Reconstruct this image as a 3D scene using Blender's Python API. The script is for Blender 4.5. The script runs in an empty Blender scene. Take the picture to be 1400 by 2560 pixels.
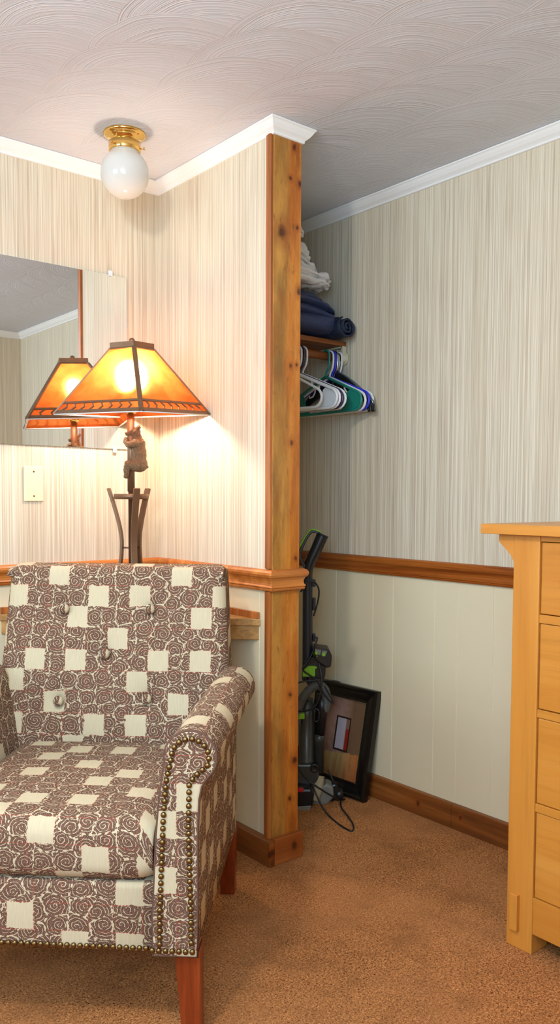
import bpy, bmesh, math, random
from mathutils import Vector, Matrix, noise
random.seed(7)
R = math.radians
C = bpy.context.scene.collection
SC = bpy.context.scene

# ------------------------------------------------------------------ camera
CAM = Vector((0, 0, 1.2))
RT = Vector((0.77439165, -0.63269136, 0.00438238))
FW = Vector((0.63196109, 0.77312458, -0.0538847))
UP = Vector((0.03070426, 0.04449736, 0.99853755))
FPX, CY = 2057.4, 1352.5
cd = bpy.data.cameras.new('camera'); cam = bpy.data.objects.new('camera', cd); C.objects.link(cam)
cd.sensor_fit = 'HORIZONTAL'; cd.sensor_width = 36; cd.lens = 36*FPX/1400
cd.shift_y = (CY-1280)/1400; cd.clip_start = .05; cd.clip_end = 50
cam.matrix_world = Matrix(((RT.x, UP.x, -FW.x, 0), (RT.y, UP.y, -FW.y, 0), (RT.z, UP.z, -FW.z, 1.2), (0, 0, 0, 1)))
SC.camera = cam

# ------------------------------------------------------------------ world, lights, exposure
w = bpy.data.worlds.new('world'); SC.world = w; w.use_nodes = True
w.node_tree.nodes['Background'].inputs[0].default_value = (.75, .85, 1, 1)
w.node_tree.nodes['Background'].inputs[1].default_value = .3
vs = SC.view_settings
vs.view_transform = 'Standard'; vs.look = 'None'; vs.gamma = 1; vs.use_curve_mapping = False
vs.exposure = 0.13

def lamp(name, kind, loc, energy, col, size=.1, aim=None, sizey=None):
    l = bpy.data.lights.new(name, kind); l.energy = energy; l.color = col
    if kind == 'AREA':
        l.size = size
        if sizey: l.shape = 'RECTANGLE'; l.size_y = sizey
    else: l.shadow_soft_size = size
    o = bpy.data.objects.new(name, l); C.objects.link(o); o.location = loc
    if aim: o.rotation_euler = (Vector(aim)-Vector(loc)).to_track_quat('-Z', 'Y').to_euler()
    return o
lamp('room_ceiling_light', 'POINT', (0, .95, 2.12), 55, (1, .96, .90), .07)
lamp('left_fill_light', 'AREA', (-2.85, 1.2, 1.65), 50, (.64, .82, 1), 1.7, (2, 1.5, 1.6), 1.1)  # cool fill added just inside the left wall, which has no window
lamp('front_fill_light', 'AREA', (-.30, -.34, 1.70), 80, (.44, .73, 1), 1.7, (1.2, 2.2, 2.4), .9)  # added blue fill behind the camera, tilted upward
BULB = 330.0           # emission of the table-lamp bulb

# ------------------------------------------------------------------ helpers
def lin(c):
    return tuple(((v/255)/12.92 if v/255 <= .04045 else ((v/255+.055)/1.055)**2.4) for v in c) + (1,)

class MB:
    def __init__(s): s.v = []; s.f = []; s.uv = []; s.mi = []; s.sm = []
    def face(s, idx, uv=None, mi=0, smooth=False):
        s.f.append(tuple(idx)); s.uv.append(uv); s.mi.append(mi); s.sm.append(smooth)
    def box(s, a, b, m=None, mi=0):
        n = len(s.v)
        for z in (a[2], b[2]):
            for x, y in ((a[0], a[1]), (b[0], a[1]), (b[0], b[1]), (a[0], b[1])):
                p = Vector((x, y, z)); s.v.append(m @ p if m else p)
        for q in ((3, 2, 1, 0), (4, 5, 6, 7), (0, 1, 5, 4), (1, 2, 6, 5), (2, 3, 7, 6), (3, 0, 4, 7)):
            s.face([n+i for i in q], mi=mi)
        return s
    def frustum(s, z0, r0, z1, r1, m=None):      # r = (x0,y0,x1,y1) rectangles
        n = len(s.v)
        for z, r in ((z0, r0), (z1, r1)):
            for x, y in ((r[0], r[1]), (r[2], r[1]), (r[2], r[3]), (r[0], r[3])):
                p = Vector((x, y, z)); s.v.append(m @ p if m else p)
        for q in ((3, 2, 1, 0), (4, 5, 6, 7), (0, 1, 5, 4), (1, 2, 6, 5), (2, 3, 7, 6), (3, 0, 4, 7)):
            s.face([n+i for i in q])
        return s
    def prism(s, poly, d, m=None, smooth=False, mi=0):   # poly in xy (ccw), extruded along z by d=(z0,z1)
        n = len(s.v); k = len(poly)
        for z in d:
            for x, y in poly:
                p = Vector((x, y, z)); s.v.append(m @ p if m else p)
        s.face([n+i for i in reversed(range(k))], mi=mi); s.face([n+k+i for i in range(k)], mi=mi)
        for i in range(k):
            j = (i+1) % k; s.face((n+i, n+j, n+k+j, n+k+i), smooth=smooth, mi=mi)
        return s
    def loft(s, rings, closed=True, caps=True, uvs=None, smooth=True, loop=False, mi=0):
        n = len(s.v); k = len(rings[0])
        for r in rings:
            for p in r: s.v.append(Vector(p))
        m = len(rings); kk = k if closed else k-1
        for a in range(m if loop else m-1):
            b = (a+1) % m
            for i in range(kk):
                j = (i+1) % k
                uv = None
                if uvs:
                    uv = [uvs[a][i], uvs[a][i+1], uvs[b][i+1], uvs[b][i]]
                s.face((n+a*k+i, n+a*k+j, n+b*k+j, n+b*k+i), uv, mi, smooth)
        if caps and closed and not loop:
            s.face([n+i for i in reversed(range(k))], [uvs[0][i] for i in reversed(range(k))] if uvs else None, mi, False)
            s.face([n+(m-1)*k+i for i in range(k)], [uvs[-1][i] for i in range(k)] if uvs else None, mi, False)
        return s
    def tube(s, pts, r, seg=10, closed=False, caps=True, mi=0):
        pts = [Vector(p) for p in pts]; rr = r if isinstance(r, (list, tuple)) else [r]*len(pts)
        rings = []; N = len(pts); prev = None
        for i, p in enumerate(pts):
            if closed: t = pts[(i+1) % N]-pts[i-1]
            else: t = pts[min(i+1, N-1)]-pts[max(i-1, 0)]
            t.normalize()
            if prev is None:
                u = t.orthogonal().normalized()
            else:
                u = prev-t*prev.dot(t)
                u = u.normalized() if u.length > 1e-6 else t.orthogonal().normalized()
            prev = u; v = t.cross(u)
            rings.append([p+(u*math.cos(2*math.pi*k/seg)+v*math.sin(2*math.pi*k/seg))*rr[i] for k in range(seg)])
        s.loft(rings, True, caps, loop=closed, mi=mi); return s
    def strip(s, pts, w, t, side, mi=0):      # flat bar: width w along side vector, thickness t
        pts = [Vector(p) for p in pts]; N = len(pts); rings = []
        for i, p in enumerate(pts):
            tg = (pts[min(i+1, N-1)]-pts[max(i-1, 0)]).normalized()
            sd = Vector(side); sd = (sd-tg*sd.dot(tg)).normalized(); nn = tg.cross(sd)
            rings.append([p-sd*w/2-nn*t/2, p+sd*w/2-nn*t/2, p+sd*w/2+nn*t/2, p-sd*w/2+nn*t/2])
        s.loft(rings, smooth=False, mi=mi); return s
    def lathe(s, prof, m=None, seg=32, mi=0):  # prof (r,z) open, axis z
        rings = []
        for r, z in prof:
            rr = max(r, 1e-4)
            ring = [Vector((rr*math.cos(2*math.pi*k/seg), rr*math.sin(2*math.pi*k/seg), z)) for k in range(seg)]
            rings.append([m @ p for p in ring] if m else ring)
        s.loft(rings, True, True, mi=mi); return s
    def ball(s, c, r, seg=12, m=None):
        c = Vector(c); rx = r if isinstance(r, (tuple, list)) else (r, r, r)
        rings = []; h = max(6, seg//2)
        for i in range(h+1):
            th = math.pi*i/h; q = max(math.sin(th), .004)
            ring = []
            for k in range(seg):
                a = 2*math.pi*k/seg
                p = Vector((rx[0]*q*math.cos(a), rx[1]*q*math.sin(a), -rx[2]*math.cos(th)))
                ring.append((m @ p if m else p)+c)
            rings.append(ring)
        s.loft(rings); return s
    def build(s, name, mat, parent=None, bevel=0, seg=2, sub=0, weld=False):
        me = bpy.data.meshes.new(name)
        me.from_pydata([tuple(v) for v in s.v], [], s.f)
        for m in (mat if isinstance(mat, (list, tuple)) else [mat]): me.materials.append(m)
        if any(u is not None for u in s.uv):
            ul = me.uv_layers.new(name='UVMap')
            for p in me.polygons:
                u = s.uv[p.index]
                if u:
                    for li, c in zip(p.loop_indices, u): ul.data[li].uv = c
        for p in me.polygons:
            p.material_index = s.mi[p.index]; p.use_smooth = s.sm[p.index]
        me.update()
        bm = bmesh.new(); bm.from_mesh(me)
        if weld: bmesh.ops.remove_doubles(bm, verts=bm.verts, dist=1e-5)
        bmesh.ops.recalc_face_normals(bm, faces=bm.faces); bm.to_mesh(me); bm.free()
        o = bpy.data.objects.new(name, me); C.objects.link(o)
        if parent: o.parent = parent
        if bevel:
            b = o.modifiers.new('bevel', 'BEVEL'); b.width = bevel; b.segments = seg; b.limit_method = 'ANGLE'; b.angle_limit = R(40)
        if sub:
            b = o.modifiers.new('sub', 'SUBSURF'); b.levels = sub; b.render_levels = sub
        return o

def tag(o, label, cat, group=None):
    o['label'] = label; o['category'] = cat
    if group: o['group'] = group
    return o
def thing(name, label, cat, loc=(0, 0, 0), rz=0, group=None):
    o = bpy.data.objects.new(name, None); C.objects.link(o); o.location = loc; o.rotation_euler = (0, 0, rz)
    o.empty_display_size = .05
    return tag(o, label, cat, group)
def struct(o): o['kind'] = 'structure'; return o
def T(x, y, z): return Matrix.Translation((x, y, z))
def at(px, py, F):                            # pixel of the reference + horizontal ground distance -> world point
    d = FW+RT*((px-700)/FPX)+UP*((CY-py)/FPX)
    t = F/(Vector((0.63288, 0.77425, 0)).dot(d)); return CAM+d*t
def bez(pts, n=8):                            # Catmull-Rom resampling
    pts = [Vector(p) for p in pts]; out = []
    for i in range(len(pts)-1):
        p0 = pts[max(i-1, 0)]; p1 = pts[i]; p2 = pts[i+1]; p3 = pts[min(i+2, len(pts)-1)]
        for k in range(n):
            t = k/n
            out.append(.5*((2*p1)+(p2-p0)*t+(2*p0-5*p1+4*p2-p3)*t*t+(3*p1-p0-3*p2+p3)*t**3))
    out.append(pts[-1]); return out

# ------------------------------------------------------------------ materials
class NT:
    def __init__(s, name, rough=.5, metal=0, spec=.5):
        s.mat = bpy.data.materials.new(name); s.mat.use_nodes = True
        s.t = s.mat.node_tree; s.b = s.t.nodes['Principled BSDF']
        s.b.inputs['Roughness'].default_value = rough; s.b.inputs['Metallic'].default_value = metal
        s.b.inputs['Specular IOR Level'].default_value = spec
    def n(s, t, **k):
        o = s.t.nodes.new(t)
        for a, b in k.items(): setattr(o, a, b)
        return o
    def put(s, sock, v):
        if hasattr(v, 'is_linked') or hasattr(v, 'links'): s.t.links.new(v, sock)
        else: sock.default_value = v
    def m(s, op, a, b=0, c=None, clamp=False):
        o = s.n('ShaderNodeMath', operation=op, use_clamp=clamp)
        s.put(o.inputs[0], a); s.put(o.inputs[1], b)
        if c is not None: s.put(o.inputs[2], c)
        return o.outputs[0]
    def pos(s): return s.n('ShaderNodeNewGeometry').outputs['Position']
    def obj(s): return s.n('ShaderNodeTexCoord').outputs['Object']
    def uv(s): return s.n('ShaderNodeTexCoord').outputs['UV']
    def xyz(s, v):
        o = s.n('ShaderNodeSeparateXYZ'); s.t.links.new(v, o.inputs[0]); return o.outputs
    def vec(s, x, y, z):
        o = s.n('ShaderNodeCombineXYZ'); s.put(o.inputs[0], x); s.put(o.inputs[1], y); s.put(o.inputs[2], z); return o.outputs[0]
    def vm(s, op, a, b):
        o = s.n('ShaderNodeVectorMath', operation=op); s.put(o.inputs[0], a); s.put(o.inputs[1], b); return o.outputs[0]
    def noise(s, v=None, scale=5, det=2, rough=.5, dim='3D', w=None, dist=0, out=0):
        o = s.n('ShaderNodeTexNoise', noise_dimensions=dim)
        if v is not None: s.t.links.new(v, o.inputs['Vector'])
        if w is not None: s.put(o.inputs['W'], w)
        o.inputs['Scale'].default_value = scale; o.inputs['Detail'].default_value = det
        o.inputs['Roughness'].default_value = rough; o.inputs['Distortion'].default_value = dist
        return o.outputs[out]
    def ramp(s, f, stops, interp='LINEAR'):
        o = s.n('ShaderNodeValToRGB'); e = o.color_ramp; e.interpolation = interp
        e.elements[0].position = stops[0][0]; e.elements[0].color = stops[0][1]
        e.elements[1].position = stops[-1][0]; e.elements[1].color = stops[-1][1]
        for p, c in stops[1:-1]:
            x = e.elements.new(p); x.color = c
        s.put(o.inputs[0], f); return o.outputs[0]
    def mix(s, f, a, b, mode='MIX'):
        o = s.n('ShaderNodeMix', data_type='RGBA', blend_type=mode)
        s.put(o.inputs[0], f); s.put(o.inputs[6], a); s.put(o.inputs[7], b); return o.outputs[2]
    def mr(s, v, a, b, c=0, d=1):
        o = s.n('ShaderNodeMapRange'); s.put(o.inputs[0], v)
        for i, q in enumerate((a, b, c, d)): o.inputs[i+1].default_value = q
        return o.outputs[0]
    def col(s, v): s.put(s.b.inputs['Base Color'], v); return s
    def bump(s, h, strength=.3, dist=.002):
        o = s.n('ShaderNodeBump'); o.inputs['Strength'].default_value = strength; o.inputs['Distance'].default_value = dist
        s.put(o.inputs['Height'], h); s.t.links.new(o.outputs[0], s.b.inputs['Normal']); return s

def plain(name, c, rough=.5, metal=0, spec=.5, var=.12, scale=25):
    m = NT(name, rough, metal, spec); c = lin(c)
    f = m.noise(m.obj(), scale, 3)
    m.col(m.mix(f, tuple(x*(1-var) for x in c[:3])+(1,), tuple(min(1, x*(1+var)) for x in c[:3])+(1,)))
    return m.mat

def wood(name, dark, mid, light, axis='z', rough=.38, scale=1, knots=(), split=None, coord='pos'):
    m = NT(name, rough, 0, .5)
    p = m.pos() if coord == 'pos' else m.obj()
    k = {'x': (1.1, 22, 22), 'y': (22, 1.1, 22), 'z': (22, 22, 1.1)}[axis]
    v = m.vm('MULTIPLY', p, tuple(q*scale for q in k))
    a = m.noise(v, 1, 5, .6, dist=.6)
    v2 = m.vm('MULTIPLY', p, tuple(q*scale*5 for q in k))
    b = m.noise(v2, 1.6, 3, .6)
    c = m.ramp(a, [(.3, lin(dark)), (.5, lin(mid)), (.68, lin(light))])
    c = m.mix(m.mr(b, .52, .75, 0, .30), c, tuple(x*.6 for x in lin(dark)[:3])+(1,))
    if split:
        x, y, z = m.xyz(p)
        wv = m.noise(m.vm('MULTIPLY', p, (3, 3, 2.2)), 1.5, 2)
        e = m.m('ADD', x, m.m('MULTIPLY', m.m('SUBTRACT', wv, .5), .05))
        f = m.mr(e, split[0], split[1], 1, 0)
        bl = m.noise(m.vm('MULTIPLY', p, (14, 14, 3.5)), 1, 4, .6)
        oc = m.ramp(bl, [(.35, lin(split[3])), (.6, lin(split[2]))])
        c = m.mix(m.m('MULTIPLY', f, .85), c, oc)
        bl3 = m.noise(m.vm('MULTIPLY', p, (26, 26, 5)), 1, 4, .65)
        c = m.mix(m.mr(bl3, .5, .66, 0, .55), c, lin((214, 150, 66)))
        c = m.mix(m.mr(bl3, .46, .34, 0, .5), c, lin((150, 78, 24)))
        bl2 = m.noise(m.vm('MULTIPLY', p, (60, 60, 22)), 1, 3, .6)
        c = m.mix(m.mr(bl2, .6, .72, 0, .55), c, lin((95, 62, 22)))
    if knots:
        x, y, z = m.xyz(p); h = x if knots[0][3] == 'x' else y
        wb = m.m('MULTIPLY', m.m('SUBTRACT', m.noise(p, 60, 2), .5), .012)
        for (hx, hz, r, _) in knots:
            dx = m.m('SUBTRACT', h, hx); dz = m.m('MULTIPLY', m.m('SUBTRACT', z, hz), .75)
            d = m.m('ADD', m.m('SQRT', m.m('ADD', m.m('MULTIPLY', dx, dx), m.m('MULTIPLY', dz, dz))), wb)
            c = m.mix(m.mr(d, r*.9, r*2.4, .55, 0), c, lin((140, 66, 16)))
            c = m.mix(m.mr(d, r*.35, r, .92, 0), c, lin((70, 30, 14)))
    m.col(c); m.bump(b, .12, .001)
    return m.mat

# striped wall paper (vertical string stripes)
def wallpaper():
    m = NT('striped_wallpaper', .62, 0, .3)
    x, y, z = m.xyz(m.pos()); s = m.m('ADD', x, y)
    v = m.vec(m.m('MULTIPLY', s, 1), m.m('MULTIPLY', z, .0012), 0)
    v3 = m.vec(s, m.m('MULTIPLY', z, .006), 0)
    f1 = m.noise(v, 330, 1, .5, '2D'); f2 = m.noise(v, 60, 3, .7, '2D'); f3 = m.noise(v3, 640, 1, .5, '2D')
    base = m.ramp(f2, [(.34, lin((198, 182, 156))), (.5, lin((212, 199, 173))), (.66, lin((219, 208, 184)))])
    c = m.mix(m.mr(f1, .54, .68, 0, .42), base, lin((170, 152, 132)))
    c = m.mix(m.mr(f1, .42, .30, 0, .6), c, lin((238, 232, 218)))
    c = m.mix(m.mr(f3, .58, .72, 0, .4), c, lin((150, 130, 112)))
    c = m.mix(m.mr(f3, .42, .28, 0, .5), c, lin((236, 229, 214)))
    m.col(c); m.bump(f1, .08, .0006); return m.mat
def fan_ceiling():
    m = NT('fan_swirl_plaster', .78, 0, .25)
    x, y, z = m.xyz(m.pos())
    P, Q, RR, x0, y0 = .247, .166, .262, 1.998, 1.32
    wob = m.noise(m.pos(), 5, 1)
    xx = m.m('ADD', x, m.m('MULTIPLY', m.m('SUBTRACT', wob, .5), .03)); yy = m.m('ADD', y, m.m('MULTIPLY', m.m('SUBTRACT', wob, .5), .03))
    i0 = m.m('FLOOR', m.m('ADD', m.m('DIVIDE', m.m('SUBTRACT', xx, x0), P), .5))
    def layer(i):
        dx = m.m('SUBTRACT', m.m('SUBTRACT', xx, x0), m.m('MULTIPLY', i, P))
        h = m.m('SQRT', m.m('MAXIMUM', m.m('SUBTRACT', RR*RR, m.m('MULTIPLY', dx, dx)), 0))
        off = m.m('MULTIPLY', m.m('FLOORED_MODULO', m.m('MULTIPLY', i, .37), 1), Q)
        yb = m.m('SUBTRACT', m.m('SUBTRACT', yy, y0), off)
        j = m.m('FLOOR', m.m('DIVIDE', m.m('ADD', yb, h), Q))
        dy = m.m('SUBTRACT', yb, m.m('MULTIPLY', j, Q))
        ok = m.m('LESS_THAN', dy, h)
        d = m.m('SQRT', m.m('ADD', m.m('MULTIPLY', dx, dx), m.m('MULTIPLY', dy, dy)))
        idn = m.m('ADD', m.m('MULTIPLY', i, 7.31), m.m('MULTIPLY', j, 3.77))
        return dx, h, ok, d, idn
    a = layer(i0); b = layer(m.m('ADD', i0, 1))
    okb = m.m('MULTIPLY', m.m('LESS_THAN', m.m('ABSOLUTE', b[0]), RR), b[2])
    sel = lambda p, q: m.m('ADD', m.m('MULTIPLY', okb, q), m.m('MULTIPLY', m.m('SUBTRACT', 1, okb), p))
    d = sel(a[3], b[3]); idn = sel(a[4], b[4])
    n1 = m.noise(None, 1, 2, .7, '1D', w=m.m('ADD', m.m('MULTIPLY', d, 150), m.m('MULTIPLY', idn, 13)))
    n2 = m.noise(None, 1, 1, .5, '1D', w=m.m('ADD', m.m('MULTIPLY', d, 420), m.m('MULTIPLY', idn, 29)))
    ridge = m.m('ADD', m.m('MULTIPLY', m.mr(n1, .48, .68), 1), m.m('MULTIPLY', n2, .45))
    edge = m.mr(d, .235, .262, 0, 1.0)
    hgt = m.m('ADD', ridge, edge)
    c = m.mix(m.noise(m.pos(), 3, 2), lin((211, 214, 222)), lin((221, 224, 231)))
    m.col(c); m.bump(hgt, .36, .0028); return m.mat
def carpet():
    m = NT('brown_carpet', .95, 0, .1)
    p = m.pos()
    a = m.noise(p, 210, 2, .75, dist=.8); b = m.noise(p, 7, 4, .65); c2 = m.noise(p, 3.2, 2, .5); d = m.noise(p, 520, 2, .6)
    c = m.ramp(a, [(.32, lin((70, 40, 20))), (.43, lin((150, 96, 54))), (.56, lin((190, 128, 76))), (.70, lin((222, 162, 108)))])
    c = m.mix(m.mr(b, .46, .68, 0, .5), c, lin((124, 82, 48)))
    c = m.mix(m.mr(c2, .42, .66, 0, .3), c, lin((190, 132, 84)))
    m.col(c); m.bump(m.m('ADD', m.m('ADD', a, m.m('MULTIPLY', d, .4)), m.m('MULTIPLY', b, .5)), .55, .005); return m.mat
def fabric():
    m = NT('scroll_check_fabric', .92, 0, .15)
    uv = m.uv(); x, y, z = m.xyz(uv)
    wn = m.noise(uv, 5, 1, .5, '2D', out=1); wx, wy, wz = m.xyz(wn)
    cu = m.m('ADD', x, m.m('MULTIPLY', m.m('SUBTRACT', wx, .5), .16)); cv = m.m('ADD', y, m.m('MULTIPLY', m.m('SUBTRACT', wy, .5), .16))
    ix = m.m('FLOOR', m.m('FLOORED_MODULO', cu, 6)); iy = m.m('FLOOR', m.m('FLOORED_MODULO', cv, 6))
    idx = m.m('DIVIDE', m.m('ADD', m.m('MULTIPLY', iy, 6), m.m('ADD', ix, .5)), 36)
    on = {3, 7, 11, 16, 18, 26, 28, 31}
    st = [(0, (0, 0, 0, 1))]; cur = 0
    for k in range(36):
        q = 1 if k in on else 0
        if q != cur: st.append((k/36, (q, q, q, 1))); cur = q
    sq = m.ramp(idx, st, 'CONSTANT')
    vv = m.vm('MULTIPLY', m.vec(m.m('ADD', x, m.m('MULTIPLY', m.m('SUBTRACT', wx, .5), .10)), m.m('ADD', y, m.m('MULTIPLY', m.m('SUBTRACT', wy, .5), .10)), 0), (1.22, 1.36, 0))
    vo = m.n('ShaderNodeTexVoronoi', voronoi_dimensions='2D', feature='F1'); vo.inputs['Scale'].default_value = 1; vo.inputs['Randomness'].default_value = .68
    m.t.links.new(vv, vo.inputs['Vector'])
    ve = m.n('ShaderNodeTexVoronoi', voronoi_dimensions='2D', feature='DISTANCE_TO_EDGE'); ve.inputs['Scale'].default_value = 1; ve.inputs['Randomness'].default_value = .68
    m.t.links.new(vv, ve.inputs['Vector'])
    lx, ly, _ = m.xyz(m.vm('SUBTRACT', vv, vo.outputs['Position']))
    rr = vo.outputs['Distance']; th = m.m('DIVIDE', m.m('ARCTAN2', ly, lx), 2*math.pi)
    cr, cg, cb = m.xyz(vo.outputs['Color'])
    sgn = m.m('SIGN', m.m('SUBTRACT', cr, .45))
    t = m.m('FRACT', m.m('ADD', m.m('ADD', m.m('MULTIPLY', rr, 6.2), m.m('MULTIPLY', sgn, th)), cg))
    br = m.noise(uv, 7, 1, .5, '2D')
    line = m.m('MULTIPLY', m.m('LESS_THAN', t, .165), m.m('GREATER_THAN', br, .38))
    gap = m.m('LESS_THAN', ve.outputs['Distance'], m.m('MULTIPLY', m.mr(br, .38, .62), .05))
    cream = m.m('MAXIMUM', m.m('MAXIMUM', line, gap), sq)
    weave = m.noise(m.vm('MULTIPLY', uv, (34, 26, 0)), 1, 1, .5, '2D')
    slub = m.noise(m.vm('MULTIPLY', uv, (22, 1.5, 0)), 1, 2, .6, '2D')
    brown = m.mix(m.mr(weave, .40, .62), lin((86, 59, 46)), lin((134, 103, 86)))
    crm = m.mix(slub, lin((192, 178, 147)), lin((211, 198, 168)))
    c = m.mix(cream, brown, crm)
    fu = m.m('ABSOLUTE', m.m('SUBTRACT', m.m('FRACT', x), .5)); fv = m.m('ABSOLUTE', m.m('SUBTRACT', m.m('FRACT', y), .5))
    du = m.m('LESS_THAN', m.m('FRACT', m.m('MULTIPLY', y, 8)), .6); dv = m.m('LESS_THAN', m.m('FRACT', m.m('MULTIPLY', x, 8)), .6)
    red = m.m('MAXIMUM', m.m('MULTIPLY', m.m('GREATER_THAN', fu, .486), du), m.m('MULTIPLY', m.m('GREATER_THAN', fv, .484), dv))
    red = m.m('MULTIPLY', red, m.m('GREATER_THAN', m.noise(uv, 1.3, 1, .5, '2D'), .42))
    c = m.mix(m.m('MULTIPLY', red, .8), c, lin((168, 72, 58)))
    m.col(c)
    m.bump(m.m('ADD', m.m('MULTIPLY', m.m('SUBTRACT', 1, cream), .6), m.m('MULTIPLY', weave, .5)), .45, .0016)
    return m.mat

M = {}
M['pipe'] = plain('piping_cord', (104, 78, 66), .9, spec=.1, var=.4, scale=160); M['paper'] = wallpaper(); M['ceil'] = fan_ceiling(); M['carpet'] = carpet(); M['fabric'] = fabric()
M['wains'] = plain('cream_panel_paint', (228, 215, 182), .5, var=.03, scale=2)
M['white'] = plain('white_trim_paint', (236, 234, 230), .4, var=.03, scale=6)
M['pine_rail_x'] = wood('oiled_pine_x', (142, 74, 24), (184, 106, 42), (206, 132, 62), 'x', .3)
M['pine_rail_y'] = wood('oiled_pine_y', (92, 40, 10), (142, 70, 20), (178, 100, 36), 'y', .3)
M['pine_base'] = wood('dark_pine_base', (92, 46, 16), (130, 72, 28), (156, 94, 42), 'y', .4, knots=((2.03, .045, .011, 'y'), (1.83, .05, .008, 'y')))
M['pine_block'] = wood('pine_block', (110, 52, 18), (158, 84, 34), (186, 112, 56), 'x', .4, knots=((1.728, .048, .016, 'x'),))
M['pine_strip'] = wood('pine_strip', (120, 62, 22), (168, 96, 40), (192, 122, 58), 'z', .4)
kn = [(1.728, 2.31, .010), (1.712, 2.21, .007), (1.750, 2.20, .009), (1.678, 2.035, .021), (1.742, 2.06, .006), (1.750, 1.86, .011), (1.718, 1.62, .006), (1.742, 1.625, .006),
      (1.722, 1.375, .008), (1.742, 1.0, .007), (1.722, .55, .009), (1.742, .325, .013), (1.722, .20, .008)]
M['post'] = wood('knotty_post', (146, 76, 22), (188, 108, 34), (208, 134, 52), 'z', .34, .8, knots=[(a, b, r, 'x') for a, b, r in kn], split=(1.680, 1.712, (176, 128, 58), (122, 92, 44)))
M['shelfwood'] = wood('raw_counter_wood', (120, 84, 36), (176, 128, 66), (202, 156, 96), 'x', .45)
M['closetwood'] = wood('closet_wood', (96, 48, 16), (138, 76, 28), (160, 96, 40), 'x', .45)
M['maple'] = wood('honey_maple', (192, 122, 46), (205, 137, 56), (215, 150, 70), 'z', .33, .35, coord='pos')
M['maple_y'] = wood('honey_maple_y', (190, 120, 44), (203, 135, 54), (212, 147, 66), 'y', .33, .35, coord='pos')
M['mahog'] = wood('mahogany_leg', (96, 34, 12), (134, 54, 20), (158, 74, 32), 'z', .3, coord='obj')
M['brass'] = plain('polished_brass', (232, 190, 110), .12, 1, var=.03)
M['nail'] = plain('antique_brass_nail', (128, 104, 66), .32, 1, var=.2, scale=60)
M['bronze'] = plain('bronze_metal', (122, 92, 68), .42, .55, var=.15)
M['globe'] = plain('opal_globe', (206, 204, 198), .12, 0, .6, var=.02)
M['plate'] = plain('ivory_plate', (232, 222, 186), .35, var=.02)
M['blk'] = plain('black_plastic', (24, 24, 26), .35, var=.15)
M['navyblk'] = plain('blueblack_plastic', (33, 36, 48), .38, var=.1)
M['dgrey'] = plain('smoke_plastic', (62, 62, 58), .3, var=.25, scale=30)
M['grey'] = plain('grey_plastic', (128, 126, 118), .45, var=.2, scale=40)
M['hosem'] = plain('hose_grey', (88, 86, 80), .45, var=.1)
M['duct'] = plain('beige_duct', (168, 154, 122), .55, var=.1)
M['green'] = plain('lime_plastic', (126, 190, 26), .4, var=.06)
M['red'] = plain('red_plastic', (196, 30, 34), .4, var=.05)
M['wht_pl'] = plain('white_plastic', (222, 222, 224), .35, var=.03)
M['teal'] = plain('teal_plastic', (18, 122, 108), .35, var=.06)
M['blue'] = plain('blue_plastic', (46, 54, 200), .35, var=.06)
M['dpurple'] = plain('dark_violet_plastic', (44, 36, 70), .35, var=.06)
M['steel'] = plain('steel_wire', (190, 190, 190), .2, 1, var=.05)
M['clear'] = plain('smoky_clear_plastic', (92, 104, 108), .2, var=.1)
M['beigemetal'] = plain('beige_bracket', (206, 196, 168), .45, var=.04)
M['fr'] = plain('black_lacquer_frame', (20, 18, 17), .2, var=.2)
M['bead'] = plain('gilt_beads', (150, 128, 84), .4, .6, var=.3, scale=90)
def cloth(name, c, dark, scale, bs, rough=.85):
    m = NT(name, rough, 0, .3); f = m.noise(m.pos(), scale, 4, .6)
    m.col(m.mix(m.noise(m.pos(), 9, 2), lin(c), lin(dark))); m.bump(f, bs, .01); return m.mat
M['navy'] = cloth('navy_satin', (58, 68, 104), (42, 50, 80), 26, .5, .5)
M['navyq'] = cloth('navy_quilt', (40, 50, 72), (30, 38, 58), 70, .6, .6)
M['cotton'] = cloth('white_cotton', (226, 224, 222), (208, 206, 206), 45, .45)
m = NT('mirror_glass', .015, 1); m.b.inputs['Base Color'].default_value = (.86, .88, .87, 1); M['mirror'] = m.mat
M['fur'] = (lambda m: (m.col(m.mix(m.noise(m.vm('MULTIPLY', m.obj(), (300, 300, 130)), 1, 3, .7), lin((66, 48, 33)), lin((190, 156, 118)))),
            m.bump(m.noise(m.vm('MULTIPLY', m.obj(), (300, 300, 130)), 1, 3, .7), 1, .008), m.mat)[-1])(NT('bronze_fur', .42, .5))
def mica():
    m = NT('amber_mica', .4)
    t = m.t; t.nodes.remove(m.b); out = t.nodes['Material Output']
    n = m.noise(m.pos(), 22, 4, .65, dist=.8)
    c = m.ramp(n, [(.3, (.36, .062, .013, 1)), (.5, (.47, .10, .022, 1)), (.7, (.56, .15, .035, 1))])
    tr = m.n('ShaderNodeBsdfTranslucent'); df = m.n('ShaderNodeBsdfDiffuse'); mx = m.n('ShaderNodeMixShader'); mx2 = m.n('ShaderNodeMixShader')
    rf = m.n('ShaderNodeBsdfRefraction'); rf.inputs['IOR'].default_value = 1.15; rf.inputs['Roughness'].default_value = .85
    t.links.new(c, tr.inputs[0]); t.links.new(c, df.inputs[0]); rf.inputs[0].default_value = (1, .52, .16, 1); mx.inputs[0].default_value = .55
    t.links.new(tr.outputs[0], mx.inputs[1]); t.links.new(df.outputs[0], mx.inputs[2])
    mx2.inputs[0].default_value = .30; t.links.new(mx.outputs[0], mx2.inputs[1]); t.links.new(rf.outputs[0], mx2.inputs[2])
    t.links.new(mx2.outputs[0], out.inputs[0])
    return m.mat
M['mica'] = mica()
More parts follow.
